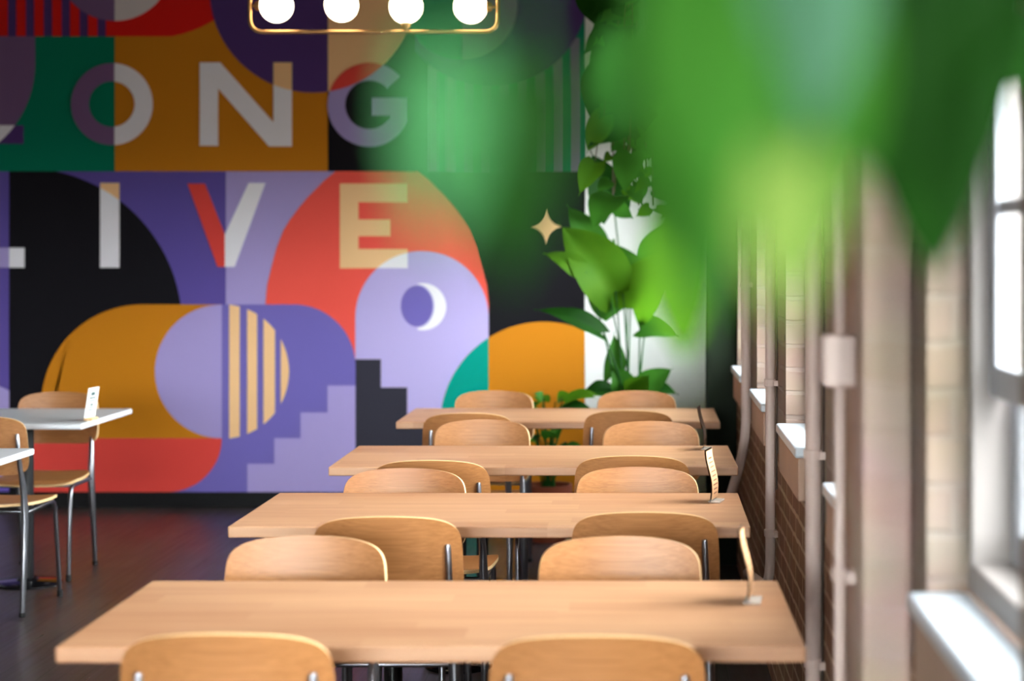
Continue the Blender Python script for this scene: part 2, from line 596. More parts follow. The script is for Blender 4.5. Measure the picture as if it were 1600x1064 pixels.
# windows
for i, far in enumerate(WIN_FAR):
    y0, y1 = far - WIDE.get(far, WW), far
    w = empty('window_%d' % (i + 1), (XW, (y0 + y1) / 2, Z0))
    w['kind'] = 'structure'
    def at(bm_, x0, x1, a, b, z0, z1, bev=0.003):
        box(bm_, x0 - XW, x1 - XW, a - (y0 + y1) / 2, b - (y0 + y1) / 2, z0 - Z0, z1 - Z0, bevel=bev)
    b = bmesh.new()      # casing
    at(b, 0.515, 0.64, y1 - 0.035, y1 - 0.0005, Z0, Z1)
    at(b, 0.515, 0.64, y0 + 0.0005, y0 + 0.035, Z0, Z1)
    at(b, 0.515, 0.64, y0 + 0.035, y1 - 0.035, Z1 - 0.04, Z1 - 0.0005)
    at(b, 0.515, 0.64, y0 + 0.035, y1 - 0.035, Z0 + 0.001, Z0 + 0.05)
    link_mesh('window_frame', b, M['casing'], w)
    def sash(xa, xb, za, zb, rows, name):
        b = bmesh.new()
        a0, a1 = y0 + 0.0355, y1 - 0.0355
        at(b, xa, xb, a0, a0 + 0.045, za, zb)
        at(b, xa, xb, a1 - 0.045, a1, za, zb)
        at(b, xa, xb, a0 + 0.045, a1 - 0.045, za, za + 0.05)
        at(b, xa, xb, a0 + 0.045, a1 - 0.045, zb - 0.045, zb)
        for k in range(1, 3):
            yc = a0 + (a1 - a0) * k / 3
            at(b, xa + 0.004, xb - 0.004, yc - 0.01, yc + 0.01, za + 0.05, zb - 0.045, 0.002)
        for k in range(1, rows):
            zc = za + (zb - za) * k / rows
            at(b, xa + 0.005, xb - 0.005, a0 + 0.045, a1 - 0.045, zc - 0.011, zc + 0.011, 0.002)
        o = link_mesh(name, b, M['sash'], w)
        b = bmesh.new()
        at(b, (xa + xb) / 2 - 0.002, (xa + xb) / 2 + 0.002, a0 + 0.02, a1 - 0.02, za + 0.02, zb - 0.02, 0)
        link_mesh('pane', b, M['glass'], o)
    sash(0.543, 0.560, 1.262, Z1 - 0.041, 3, 'upper_sash')
    sash(0.577, 0.594, Z0 + 0.051, 1.30, 1, 'lower_sash')
    b = bmesh.new()
    at(b, 0.418, 0.515, y0 + 0.003, y1 - 0.003, Z0 - 0.03, Z0, 0.006)
    s = link_mesh('window_sill', b, M['sill'], w)
    b = bmesh.new()
    at(b, 0.428, XW - 0.0005, y0 + 0.012, y1 - 0.012, Z0 - 0.15, Z0 - 0.0305, 0.004)
    at(b, XW + 0.0005, XO - 0.002, y0 + 0.001, y1 - 0.001, Z0 - 0.1295, Z0 - 0.0305, 0)
    link_mesh('sill_block', b, M['block'], s)

for i, (a, c) in enumerate(FRONT):
    w = empty('window_%d' % (i + 11), ((a + c) / 2, YB - 0.1, FZ0))
    w['kind'] = 'structure'
    hw, hh = (c - a) / 2 - 0.0005, FZ1 - FZ0
    b = bmesh.new()
    for q in ((-hw, -hw + 0.05, 0.001, hh - 0.001), (hw - 0.05, hw, 0.001, hh - 0.001), (-0.02, 0.02, 0.05, hh - 0.05)):
        box(b, q[0], q[1], -0.03, 0.03, q[2], q[3], bevel=0.003)
    for za, zb in ((0.001, 0.05), (hh - 0.05, hh - 0.001)):
        box(b, -hw + 0.05, hw - 0.05, -0.03, 0.03, za, zb, bevel=0.003)
    link_mesh('window_frame', b, M['sash'], w)
    b = bmesh.new(); box(b, -hw + 0.02, hw - 0.02, -0.003, 0.003, 0.02, hh - 0.02)
    link_mesh('pane', b, M['glass'], w)

# ------------------------------------------------------------------ pipes on the window wall
def pipe(name, pts, r, label, clamps, group=None, cable=None):
    pts = [Vector(p) for p in pts]
    base = empty(name, pts[0])
    b = bmesh.new()
    tube(b, [p - pts[0] for p in rounded(pts, 0.12, 7)], r, 14)
    link_mesh('conduit', b, M['pipe'], base, smooth=True)
    for z, q in clamps:
        b = bmesh.new()
        q = Vector(q) - pts[0]
        lathe(b, [(r + 0.0005, z - pts[0].z - 0.012), (r + 0.004, z - pts[0].z - 0.011), (r + 0.004, z - pts[0].z + 0.011), (r + 0.0005, z - pts[0].z + 0.012)], q.x, q.y, 16)
        box(b, q.x + r * 0.5, q.x + ((XW if pts[0].y > 3.3 else 0.365) - 0.0005 - (q.x + pts[0].x)), q.y - 0.045, q.y + 0.006, z - pts[0].z - 0.009, z - pts[0].z + 0.009)
        link_mesh('pipe_clamp', b, M['pipe'], base)
    if cable:
        b = bmesh.new()
        tube(b, [Vector(p) - pts[0] for p in cable], 0.0035, 6)
        link_mesh('cable', b, M['cable'], base, smooth=True)
    return tag(base, label, 'pipe', group)

XP = 0.424
pipe('wall_pipe', [(XP, 4.43, 0.0), (XP, 4.43, 1.6), (XP + 0.0, 4.43, ZC)], 0.0205,
     'thick pale painted pipe straight down the wall beside the white window sill', [(0.985, (XP, 4.43, 0)), (0.47, (XP, 4.43, 0))],
     cable=[(0.442, 4.40, 0.02), (0.4455, 4.40, 0.9), (0.4455, 4.39, 1.3), (0.4455, 4.41, 1.9), (0.4455, 4.40, ZC - 0.01)])
pipe('wall_pipe', [(0.37, 6.28, 0.36), (XP + 0.003, 5.96, 0.36), (XP + 0.003, 5.96, 1.5), (XP + 0.003, 5.96, ZC)], 0.0165,
     'thin pale pipe that curls outward at its lower end', [(1.05, (XP + .003, 5.96, 0)), (0.55, (XP + .003, 5.96, 0))],
     cable=[(0.4455, 5.93, 0.7), (0.4455, 5.92, 1.2), (0.4455, 5.94, 1.8), (0.4455, 5.93, ZC - 0.01)])
pipe('wall_pipe', [(0.335, 7.30, 0.40), (XP, 7.30, 0.70), (XP, 7.30, 1.5), (XP, 7.30, ZC)], 0.0200,
     'pale painted pipe bending diagonally behind the end of the second table from the mural', [(1.35, (XP, 7.30, 0))])
pipe('conduit_pipe', [(0.342, 3.10, 0.0), (0.342, 3.10, 0.7), (0.342, 3.10, 1.254)], 0.0100,
     'slim pale conduit rising to the junction box on the wall', [(0.93, (0.342, 3.10, 0))])
jb = empty('junction_box', (0.339, 3.10, 1.255))
b = bmesh.new(); box(b, -0.026, 0.0255, -0.045, 0.045, 0.0, 0.088, bevel=0.004)
link_mesh('box_body', b, M['pipe'], jb)
b = bmesh.new(); box(b, -0.03, -0.0262, -0.042, 0.042, 0.003, 0.085, bevel=0.001)
link_mesh('cover_plate', b, M['pipe'], jb)
b = bmesh.new(); tube(b, [(0.003, 0, 0.0885), (0.003, 0, ZC - 1.262)], 0.010, 12)
link_mesh('conduit', b, M['pipe'], jb, smooth=True)
tag(jb, 'pale square electrical junction box on the window wall', 'junction box')
# ------------------------------------------------------------------ mural
SW = F / WALL_D
LAYER = [0]


def circ(cx, cy, r, n=72, a0=0, a1=360):
    return [(cx + r * math.cos(math.radians(a0 + (a1 - a0) * k / n)), cy - r * math.sin(math.radians(a0 + (a1 - a0) * k / n))) for k in range(n + (0 if a1 - a0 == 360 else 1))]


def rect(x0, y0, x1, y1):
    return [(x0, y0), (x1, y0), (x1, y1), (x0, y1)]


def clip(sub, cl):
    def area(p):
        return sum(p[i][0] * p[(i + 1) % len(p)][1] - p[(i + 1) % len(p)][0] * p[i][1] for i in range(len(p)))
    if area(cl) < 0:
        cl = cl[::-1]
    out = sub
    for i in range(len(cl)):
        a, b2 = cl[i], cl[(i + 1) % len(cl)]
        def side(p):
            return (b2[0] - a[0]) * (p[1] - a[1]) - (b2[1] - a[1]) * (p[0] - a[0])
        inp, out = out, []
        for k in range(len(inp)):
            p, q = inp[k], inp[(k + 1) % len(inp)]
            sp, sq = side(p), side(q)
            if sp >= 0:
                out.append(p)
            if (sp >= 0) != (sq >= 0):
                t = sp / (sp - sq)
                out.append((p[0] + (q[0] - p[0]) * t, p[1] + (q[1] - p[1]) * t))
        if not out:
            return []
    return out


mb = bmesh.new()
mur_keys = list(MUR)
Y_M = WALL_D - 0.004
MUR_OFF = Vector((-2.2, WALL_D - 0.004, 1.6))


def paint(key, poly, cl=None):
    if cl:
        poly = clip(poly, cl)
    pp = []
    for p in poly:
        if not pp or math.hypot(p[0] - pp[-1][0], p[1] - pp[-1][1]) > 0.05:
            pp.append(p)
    if len(pp) > 1 and math.hypot(pp[0][0] - pp[-1][0], pp[0][1] - pp[-1][1]) < 0.05:
        pp.pop()
    if len(pp) < 3:
        return
    yy = -0.00025 * LAYER[0]
    LAYER[0] += 1
    vs = [mb.verts.new(((x - CX) / SW - MUR_OFF.x, yy, H - (yv - CY) / SW - MUR_OFF.z)) for x, yv in pp]
    f = mb.faces.new(vs)
    f.material_index = mur_keys.index(key)
    f.normal_update()
    if f.normal.y > 0:
        f.normal_flip()


L_, R_, T_, B_ = -260, 914, -106, 768
MID = 268
# board
x0, x1 = (L_ - CX) / SW - MUR_OFF.x, (R_ - CX) / SW - MUR_OFF.x
z0, z1 = H - (B_ - CY) / SW - MUR_OFF.z, H - (T_ - CY) / SW - MUR_OFF.z
box(mb, x0, x1, 0.0003, 0.0035, z0, z1, mur_keys.index('black'))
# --- upper row
paint('green', rect(L_, 57, 180, MID))
paint('plum', rect(L_, T_, 180, 57))
for k in range(-9, 7):
    x = 28 * k - 2
    paint('red', rect(x, T_, x + 15, 57))
paint('ochre', rect(180, T_, 513, MID))
paint('red', circ(236, -127, 187), rect(166, T_, 513, 57))
paint('red', rect(166, T_, 240, 57))
paint('mauve', circ(180, -58, 91), rect(L_, T_, 180, MID))
paint('greywhite', circ(180, -58, 91), rect(180, T_, 513, MID))
paint('mauve', circ(-105, 100, 161), rect(L_, 57, 180, MID))
paint('mauve', rect(-20, 57, 56, 100))
LF = [(-58, 98), (-30, 98), (-30, 196), (38, 196), (38, 225), (-58, 225)]
paint('plum', LF)
paint('white', LF, circ(-105, 100, 161))
# dark block, circle above N and G
paint('black', rect(513, T_, 680, MID))
BC = circ(490, -17, 162)
paint('plum', BC, rect(200, T_, 513, MID))
paint('peach', BC, rect(513, T_, 680, MID))
# striped panel and plum circle
paint('green', rect(680, T_, R_, MID))
for k in range(9):
    x = 891 - 27.6 * k
    paint('slate', rect(x, 60, x + 14.5, MID))
paint('plum', circ(768, -14, 151), rect(650, T_, R_, 138))
paint('green', circ(722, 8, 87), rect(600, T_, 722, MID))
paint('slate', circ(722, 8, 87), rect(722, T_, R_, MID))
# O
ring_l = circ(176, 163, 64, 40, 86.4, 273.6) + circ(176, 163, 35.5, 40, 276.4, 83.6)[0:]
ring_l = circ(176, 163, 64, 40, 86.4, 273.6) + circ(176, 163, 35.5, 40, 273.6 + 2.9 - 6, 86.4 + 0.1 + 3)
def arc(cx, cy, r, a0, a1, n=40):
    return [(cx + r * math.cos(math.radians(a0 + (a1 - a0) * k / n)), cy - r * math.sin(math.radians(a0 + (a1 - a0) * k / n))) for k in range(n + 1)]
t1 = math.degrees(math.acos(4 / 64)); t2 = math.degrees(math.acos(4 / 35.5))
paint('mauve', arc(176, 163, 64, t1, 360 - t1) + arc(176, 163, 35.5, 360 - t2, t2))
paint('white', arc(176, 163, 64, t1, -t1) + arc(176, 163, 35.5, -t2, t2))
# N
NL = [(313, 228), (313, 98), (345, 98), (428, 191), (428, 98), (457, 98), (457, 229), (421, 229), (342, 139), (342, 228)]
paint('white', NL)
paint('peach', rect(428, 98, 457, 191), BC)
# G
G = (578, 164)
gp = arc(G[0], G[1], 65.5, 42, 337, 60)
gx = 638
gp = [p for p in gp if p[0] <= gx + 0.1 or p[1] < 160]
gp += [(gx, 190), (gx, 153), (582, 153), (582, 181), (611, 181)]
ia = math.degrees(math.atan2(-(190 - G[1]), 611 - G[0]))
gp += [(611, 186)] + arc(G[0], G[1], 38, ia + 360, 42, 50)
paint('lilac2', gp)
paint('scarlet', gp, circ(490, -17, 162) if False else clip(BC, rect(513, T_, 680, MID)))
# --- lower row
paint('deep', rect(L_, MID, 16, B_))
paint('lilac2', circ(-25, 680, 81), rect(L_, MID, 100, B_))
paint('black', rect(16, MID, 300, B_))
paint('deep', rect(16, MID, 354, 480))
KC = circ(39, 510, 247, 120)
paint('black', KC, rect(16, MID, 354, B_))
paint('lilac2', rect(354, MID, 560, 480))
LV = [(-60, 286), (-30, 286), (-30, 387), (40, 387), (40, 418), (-60, 418)]
paint('lilac2', LV)
paint('white', LV, rect(16, 200, 100, 500))
IL = rect(158, 286, 188, 418)
paint('peach', IL)
paint('white', IL, KC)
# coral dome
dl = [(416, 475), (418.5, 445), (425.5, 416), (433.5, 386), (444, 359.5), (455, 342), (469, 323.5), (483, 307), (499, 291), (511, 279), (525, MID)]
dome = dl + [(1180 - x, yv) for x, yv in reversed(dl)]
paint('black', rect(560, MID, R_, B_))
paint('coral', dome + [(764, B_ - 100), (540, B_ - 100), (480, 500)])
# V
V = [(294, 287), (321.5, 287), (352.5, 366), (389.5, 286), (416, 286), (368, 417), (341, 417)]
paint('white', V)
paint('scarlet', V, rect(280, 270, 352.5, 430))
# arch
A_ = circ(660, 496, 104)
arch = circ(660, 496, 104, 60, 0, 180) + [(556, B_), (764, B_)]
paint('lilac', arch)
E = [(532, 287), (638, 287), (638, 316), (561, 316), (561, 343), (611, 343), (611, 369), (561, 369), (561, 389), (638, 389), (638, 419), (532, 419)]
paint('peach', E)
paint('white', E, A_)
def ell(cx, cy, rx, ry, n=60):
    return [(cx + rx * math.cos(2 * PI * k / n), cy + ry * math.sin(2 * PI * k / n)) for k in range(n)]
mo = arc(661, 479, 37, 102, -102, 50)
mi_ = [(652 + 27 * math.cos(math.radians(a)), 478 - 34 * math.sin(math.radians(a))) for a in range(-88, 89, 4)]
paint('purple', ell(652, 478, 25, 32))
paint('white', mo + mi_)
# teal quarter, ochre dome
OC = circ(850, 664, 161.5, 120)
tq = [p for p in clip(OC, rect(680, 400, 764, 664))]
paint('teal', tq)
paint('teal', rect(689, 664, 764, B_))
paint('ochre', clip(OC, rect(764, 400, R_, 664)))
paint('ochre', rect(764, 664, R_, B_))
paint('peach', [(853 + (27 if i % 2 == 0 and False else 1) * 0, 0) for i in range(0)])
st = []
for k in range(4):
    a = PI / 2 * k
    tip = (853 + 25 * math.sin(a), 354 - 28 * math.cos(a))
    nxt = (853 + 25 * math.sin(a + PI / 2), 354 - 28 * math.cos(a + PI / 2))
    for s_ in range(6):
        t = s_ / 6
        mx_, my_ = 853 + 5 * math.sin(a + PI / 4), 354 - 5 * math.cos(a + PI / 4)
        st.append((tip[0] * (1 - t) ** 2 + mx_ * 2 * t * (1 - t) + nxt[0] * t * t, tip[1] * (1 - t) ** 2 + my_ * 2 * t * (1 - t) + nxt[1] * t * t))
paint('peach', st)
paint('black_lit', [(556, 561), (596, 561), (596, 605), (637, 605), (637, 648), (678, 648), (678, 690), (719, 690), (719, B_), (556, B_)])  # stair in mural black, lightened to paint in the stronger light there
# capsule of ochre, red and purple
paint('purple', rect(250, 684, 360, B_))
cap = arc(460, 572, 96.5, 0, 90, 30) + [(348, 475.5), (348, B_), (556.5, B_)]
paint('purple', cap)
paint('ochre', arc(224, 633, 157.5, 90, 200, 40) + [(67, 684), (348, 684), (348, 475.5)])
paint('scarlet', [(48, 684), (348, 684)] + arc(264, 684, 84, 0, -90, 24) + [(264, B_), (48, B_)])
paint('lilac2', arc(348, 580, 104.2, 90, 270, 50))
SC = circ(348, 580, 105)
for xa, xb in ((359.5, 376), (387.6, 403.2), (413, 431), (440, 453)):
    paint('peach', rect(xa, 470, xb, 690), SC)
paint('lilac2', [(556.5, 602), (513, 602), (513, 644), (471, 644), (471, 684), (430, 684), (430, 724), (388, 724), (388, B_), (556.5, B_)])
mo_ = link_mesh('wall_mural', mb, [MUR[k] for k in mur_keys], recalc=False)
mo_.location = MUR_OFF
tag(mo_, 'large painted wall mural of colour blocks, arches and the words LONG LIVE', 'mural')

# ------------------------------------------------------------------ pendant lamp
LD = 8.2
LS = F / LD
lamp_o = P(584, 52, LD)
lamp = empty('pendant_lamp', (lamp_o.x, LD, lamp_o.z))


def lp(px, py):
    return Vector(((px - 584) / LS, 0, (52 - py) / LS))


fr_pts = [lp(584, 50), lp(390.5, 50), lp(390.5, -28), lp(778, -28), lp(778, 50), lp(584, 50)]
b = bmesh.new()
tube(b, rounded(fr_pts, 22 / LS, 8), 3.2 / LS, 12, dome=False)
link_mesh('lamp_frame', b, M['brass'], lamp, smooth=True)
for px, py, att in ((432, 9, 'l'), (533.5, 8, 't'), (634.5, 11, 'b'), (735, 11, 'r')):
    c = lp(px, py)
    b = bmesh.new(); sphere(b, c, 26.5 / LS)
    g = link_mesh('globe', b, M['globe'], lamp, smooth=True)
    b = bmesh.new()
    e = {'l': lp(393, py), 'r': lp(775, py), 't': lp(px, -26), 'b': lp(px, 48)}[att]
    d_ = (c - e).normalized()
    tube(b, [e, c - d_ * 25.5 / LS], (2.0 if att in 'lr' else 3.2) / LS, 10)
    tube(b, [c - d_ * 29 / LS, c - d_ * 25 / LS], 8 / LS, 14)
    link_mesh('globe_arm', b, M['brass'], g, smooth=True)
for px in (480, 688):
    b = bmesh.new(); tube(b, [lp(px, -28), Vector((lp(px, 0).x, 0, ZC - 0.0265 - lamp_o.z))], 0.004, 8)
    link_mesh('rod', b, M['brass'], lamp, smooth=True)
b = bmesh.new()
box(b, lp(465, 0).x, lp(703, 0).x, -0.035, 0.035, ZC - 0.026 - lamp_o.z, ZC - 0.001 - lamp_o.z, bevel=0.004)
link_mesh('ceiling_plate', b, M['brass'], lamp)
tag(lamp, 'brass pendant lamp with four glowing round globes in a rounded frame', 'lamp')

# ------------------------------------------------------------------ tables
TOP = 0.75


def slab_top(name, w, d, th, mat, parent, bev=0.004):
    b = bmesh.new()
    box(b, -w / 2, w / 2, -d / 2, d / 2, TOP - th, TOP, bevel=bev)
    return link_mesh(name, b, mat, parent)


def pedestal(parent, x, y, r=0.122, colr=0.026, topz=0.715):
    b = bmesh.new()
    lathe(b, [(0, 0.0), (r, 0.0), (r, 0.008), (r - 0.012, 0.014), (0.05, 0.02), (0.04, 0.03), (0, 0.03)], 0, 0, 40)
    o1 = link_mesh('base', b, M['base_metal'], parent, smooth=True)
    b = bmesh.new()
    tube(b, [(0, 0, 0.0305), (0, 0, topz - 0.0055)], colr, 20, dome=False)
    o2 = link_mesh('column', b, M['black_metal'], parent, smooth=True)
    b = bmesh.new()
    box(b, -0.17, 0.17, -0.03, 0.03, topz - 0.005, topz - 0.0003)
    o3 = link_mesh('bracket', b, M['black_metal'], parent)
    for o in (o1, o2, o3):
        o.location = (x, y, 0)


def wood_table():
    t = empty('dining_table', (0, 0, 0))
    slab_top('tabletop', 1.40, 0.67, 0.031, M['table_oak'], t)
    for s in (-1, 1):
        pedestal(t, s * 0.45, 0.0, topz=TOP - 0.031)
    return t


tabs = [(-0.395, 3.675, 0.004), (-0.408, 5.13, -0.004), (-0.372, 6.455, 0.004), (-0.362, 8.07, 0.0)]
order = ['fourth', 'third', 'second', 'first']
extra = ['long oak dining table in front of all others, fourth from the mural',
         'long oak dining table third from the mural, holding the tall kraft menu strip',
         'long oak dining table second from the mural, holding a clear empty acrylic stand',
         'long oak dining table first from the mural, beside the potted plants']
COLS = [[(-0.76, 3.675), (-0.064, 3.675)], [(-0.70, 5.045), (-0.003, 5.078)], [(-0.655, 6.42), (0.006, 6.475)], [(-0.712, 8.0), (-0.043, 8.06)]]
proto_t = wood_table()
TABLES = []
for i, (x, y, rz) in enumerate(tabs):
    t = proto_t if i == 0 else copy_tree(proto_t)
    t.location = (x, y, 0)
    t.rotation_euler = (0, 0, rz)
    for o in kids(t):
        if o.name.split('.')[0] != 'tabletop':
            lx, ly = COLS[i][0 if o.location.x < 0 else 1]
            o.location = (lx - x, ly - y, 0)
    tag(t, extra[i], 'table', 'oak dining tables in a row along the windows')
    TABLES.append(t)


def white_table():
    t = empty('cafe_table', (0, 0, 0))
    slab_top('tabletop', 0.72, 0.76, 0.024, M['white_lam'], t, bev=0.006)
    pedestal(t, 0.0, 0.0, r=0.15, topz=TOP - 0.024)
    return t


wt = white_table()
wt.location = (-2.745, 8.01, 0)
tag(wt, 'small white square table with a menu card on it, by the mural', 'table', 'white cafe tables')
wt2 = copy_tree(wt)
wt2.location = (-2.63, 6.32, 0)
tag(wt2, 'small white square table of which only one corner reaches into view', 'table', 'white cafe tables')

# ------------------------------------------------------------------ chairs
def plate(bm_, fn, nu, nv, outline, th, mi_edge=1):
    """a curved sheet: outline(u,v in -1..1) gives plan coords, fn maps plan coords to 3-D point and normal"""
    top = []
    bot = []
    for j in range(nv + 1):
        rt, rb = [], []
        for i in range(nu + 1):
            a, c = outline(-1 + 2 * i / nu, -1 + 2 * j / nv)
            p, n = fn(a, c)
            rt.append(bm_.verts.new(p + n * th / 2))
            rb.append(bm_.verts.new(p - n * th / 2))
        top.append(rt); bot.append(rb)
    for j in range(nv):
        for i in range(nu):
            bm_.faces.new((top[j][i], top[j][i + 1], top[j + 1][i + 1], top[j + 1][i]))
            bm_.faces.new((bot[j][i], bot[j + 1][i], bot[j + 1][i + 1], bot[j][i + 1]))
    loop = [(0, i) for i in range(nu)] + [(j, nu) for j in range(nv)] + [(nv, i) for i in range(nu, 0, -1)] + [(j, 0) for j in range(nv, 0, -1)]
    for k in range(len(loop)):
        a, c = loop[k], loop[(k + 1) % len(loop)]
        f = bm_.faces.new((top[a[0]][a[1]], bot[a[0]][a[1]], bot[c[0]][c[1]], top[c[0]][c[1]]))
        f.material_index = mi_edge


def squircle(hw, hh, n):
    """map the square to a superellipse-like rounded outline"""
    def f(u, v):
        m = max(abs(u), abs(v))
        if m < 1e-9:
            return 0.0, 0.0
        du, dv = u / m, v / m
        L = (abs(du) ** n + abs(dv) ** n) ** (1 / n)
        return du / L * m * hw, dv / L * m * hh
    return f


def make_chair():
    t = empty('dining_chair', (0, 0, 0))
    # backrest
    zc, hh, hw = 0.695, 0.1205, 0.196
    sq = squircle(1, 1, 6.0)
    def out_b(u, v):
        a, c = sq(u, v)
        taper = 1.0 - 0.055 * (c + 1) / 2 - 0.012 * max(0, -c)
        arch = 0.017 * (1 - a * a) * max(0, c)
        return a * hw * taper, c * hh + arch - 0.015 * max(0, c)
    def fn_b(a, c):
        z = zc + c
        k = 1 - (a / hw) ** 2
        y = -0.205 - 0.030 * k - 0.10 * (c + hh) - 0.25 * max(0, c) ** 2
        p = Vector((a, y, z))
        n = Vector((-2 * a / hw ** 2 * 0.030, 1, 0.13)).normalized()
        return p, n
    b = bmesh.new()
    plate(b, fn_b, 28, 18, out_b, 0.0105)
    o = link_mesh('backrest', b, [M['ply'], M['ply_edge']], t, smooth=True)
    # seat
    sq2 = squircle(1, 1, 5)
    def out_s(u, v):
        a, c = sq2(u, v)
        return a * (0.186 + 0.012 * c), c * 0.19 - 0.005
    def fn_s(a, c):
        y = 0.0 + c
        z = 0.447 + 0.012 * (a / 0.19) ** 2 * (0.5 - c) - 0.010 * math.cos(c / 0.195 * 1.3)
        if c > 0.11:
            z -= 3.2 * (c - 0.11) ** 2
        n = Vector((0, 0.0 if c < 0.11 else 6.4 * (c - 0.11), 1)).normalized()
        return Vector((a, y, z)), n
    b = bmesh.new()
    plate(b, fn_s, 24, 22, out_s, 0.0115)
    link_mesh('seat', b, [M['ply'], M['ply_edge']], t, smooth=True)
    for s in (-1, 1):
        # rear leg: foot, widest at seat level, up behind the backrest
        b = bmesh.new()
        pts = [(s * 0.172, -0.235, 0.012), (s * 0.170, -0.205, 0.25), (s * 0.166, -0.187, 0.415), (s * 0.163, -0.203, 0.53), (s * 0.158, -0.2285, 0.63), (s * 0.154, -0.2425, 0.74)]
        tube(b, pts, [0.0105, 0.0135, 0.0155, 0.0125, 0.009, 0.0075], 14)
        lg = link_mesh('leg', b, M['steel'], t, smooth=True)
        b = bmesh.new(); lathe(b, [(0, 0), (0.011, 0), (0.0125, 0.004), (0.0115, 0.018), (0.0105, 0.018)], s * 0.172, -0.2355, 14)
        link_mesh('glide', b, M['rubber'], lg, smooth=True)
        # front leg with its side rail
        b = bmesh.new()
        pts = rounded([(s * 0.166, -0.172, 0.415), (s * 0.168, 0.155, 0.423), (s * 0.174, 0.205, 0.012)], 0.06, 8)
        tube(b, pts, 0.0095, 12)
        lg = link_mesh('leg', b, M['steel'], t, smooth=True)
        b = bmesh.new(); lathe(b, [(0, 0), (0.0105, 0), (0.012, 0.004), (0.0115, 0.03), (0.0097, 0.03)], s * 0.174, 0.2055, 14)
        link_mesh('glide', b, M['rubber'], lg, smooth=True)
    for yy, zz in ((-0.12, 0.412), (0.10, 0.417)):
        b = bmesh.new(); tube(b, [(-0.156, yy, zz), (0.156, yy, zz)], 0.007, 10)
        link_mesh('crossbar', b, M['steel'], t, smooth=True)
    return t


proto_c = make_chair()
HZ = 0.672
used = [False]


def chair(xpx, ytop, facing, label, group, tilt=0.0, d=None):
    d = d or F * HZ / (ytop - CY)
    x = (xpx - CX) * d / F
    o = proto_c if not used[0] else copy_tree(proto_c)
    used[0] = True
    if facing > 0:
        o.location = (x, d + 0.255, 0.0006)
        o.rotation_euler = (0, 0, tilt)
    else:
        o.location = (x, d - 0.255, 0.0006)
        o.rotation_euler = (0, 0, PI + tilt)
    tag(o, label, 'chair', group)
    return o


GRP = 'plywood chairs at the oak tables'
near = [((352, 991), (937, 994)), ((602, 808), (1011.5, 801)), ((672, 720), (989, 713)), ((733, 646), (982, 642))]
far = [((477, 839), (968, 840)), ((631, 733), (993, 731)), ((754, 656.5), (1019, 659)), ((771, 611), (993.5, 611))]
for i in range(4):
    for j, end in enumerate(('aisle end', 'window end')):
        chair(*near[i][j], 1, 'plywood chair on the %s side of the oak table %s from the mural, %s' % ('camera', order[i], end), GRP, random.uniform(-0.03, 0.03))
for i in range(4):
    for j, end in enumerate(('aisle end', 'window end')):
        chair(*far[i][j], -1, 'plywood chair on the mural side of the oak table %s from the mural, %s' % (order[i], end), GRP, random.uniform(-0.03, 0.03))
GW = 'plywood chairs at the white tables'
chair(96, 612, -1, 'plywood chair facing the room behind the white table with the menu card', GW, 0.03, d=8.52)
chair(-32, 652, 1, 'plywood chair with its back to us in front of the white menu card table', GW, -0.02, d=7.26)

# ------------------------------------------------------------------ menu holders on the oak tables
def menu_holder(px, py_base, h, label, rz, lean, paper):
    d = F * (H - TOP) / (py_base - CY)
    x = (px - CX) * d / F
    t = empty('menu_holder', (x, d, TOP), rz)
    b = bmesh.new()
    box(b, -0.012, 0.024, -0.035, 0.035, 0.0005, 0.006, bevel=0.0015)
    link_mesh('foot', b, M['clear_block'], t)
    def prof(k):
        z = 0.006 + h * k
        return 0.006 * math.sin(k * PI * 1.6) - lean * k, z
    def sheet(w, th, off, k0, k1, mats, name):
        bb = bmesh.new()
        rows = []
        for i in range(15):
            k = k0 + (k1 - k0) * i / 14
            x_, z_ = prof(k)
            rows.append([bb.verts.new((x_ + off + sx * th / 2, sy * w / 2, z_)) for sx, sy in ((-1, -1), (1, -1), (1, 1), (-1, 1))])
        for a, c in zip(rows, rows[1:]):
            for k in range(4):
                bb.faces.new((a[k], a[(k + 1) % 4], c[(k + 1) % 4], c[k]))
        bb.faces.new(rows[0][::-1]); bb.faces.new(rows[-1])
        return link_mesh(name, bb, mats, t)
    sheet(0.092, 0.0022, -0.0028, 0, 1, M['acrylic'], 'clear_sleeve')
    if paper:
        cd = sheet(0.084, 0.0008, 0.0, 0.03, 0.97, M['tinted'], 'menu_card')
        bb = bmesh.new()
        for row in range(9):
            k = 0.14 + row * 0.085
            x_, z_ = prof(k)
            ww = random.uniform(0.02, 0.034)
            for sx in (-1, 1):
                xo = x_ + sx * 0.0009
                vs = [bb.verts.new((xo, yv, zv)) for yv, zv in ((-ww, z_ - 0.0022), (ww, z_ - 0.0022), (ww, z_ + 0.0022), (-ww, z_ + 0.0022))]
                bb.faces.new(vs)
        link_mesh('print', bb, M['brown_ink'], cd)
    else:
        bb = None
    return tag(t, label, 'menu holder', 'clear menu holders on the oak tables')


menu_holder(1172, 940, 0.15, 'bowed amber menu holder on the oak table fourth from the mural', math.radians(-8), 0.012, True)
menu_holder(1116, 784, 0.15, 'upright kraft menu in a clear stand on the table third from the mural', math.radians(-14), 0.010, True)
menu_holder(1102, 702, 0.155, 'clear empty acrylic stand on the oak table second from the mural', math.radians(-8), 0.016, False)

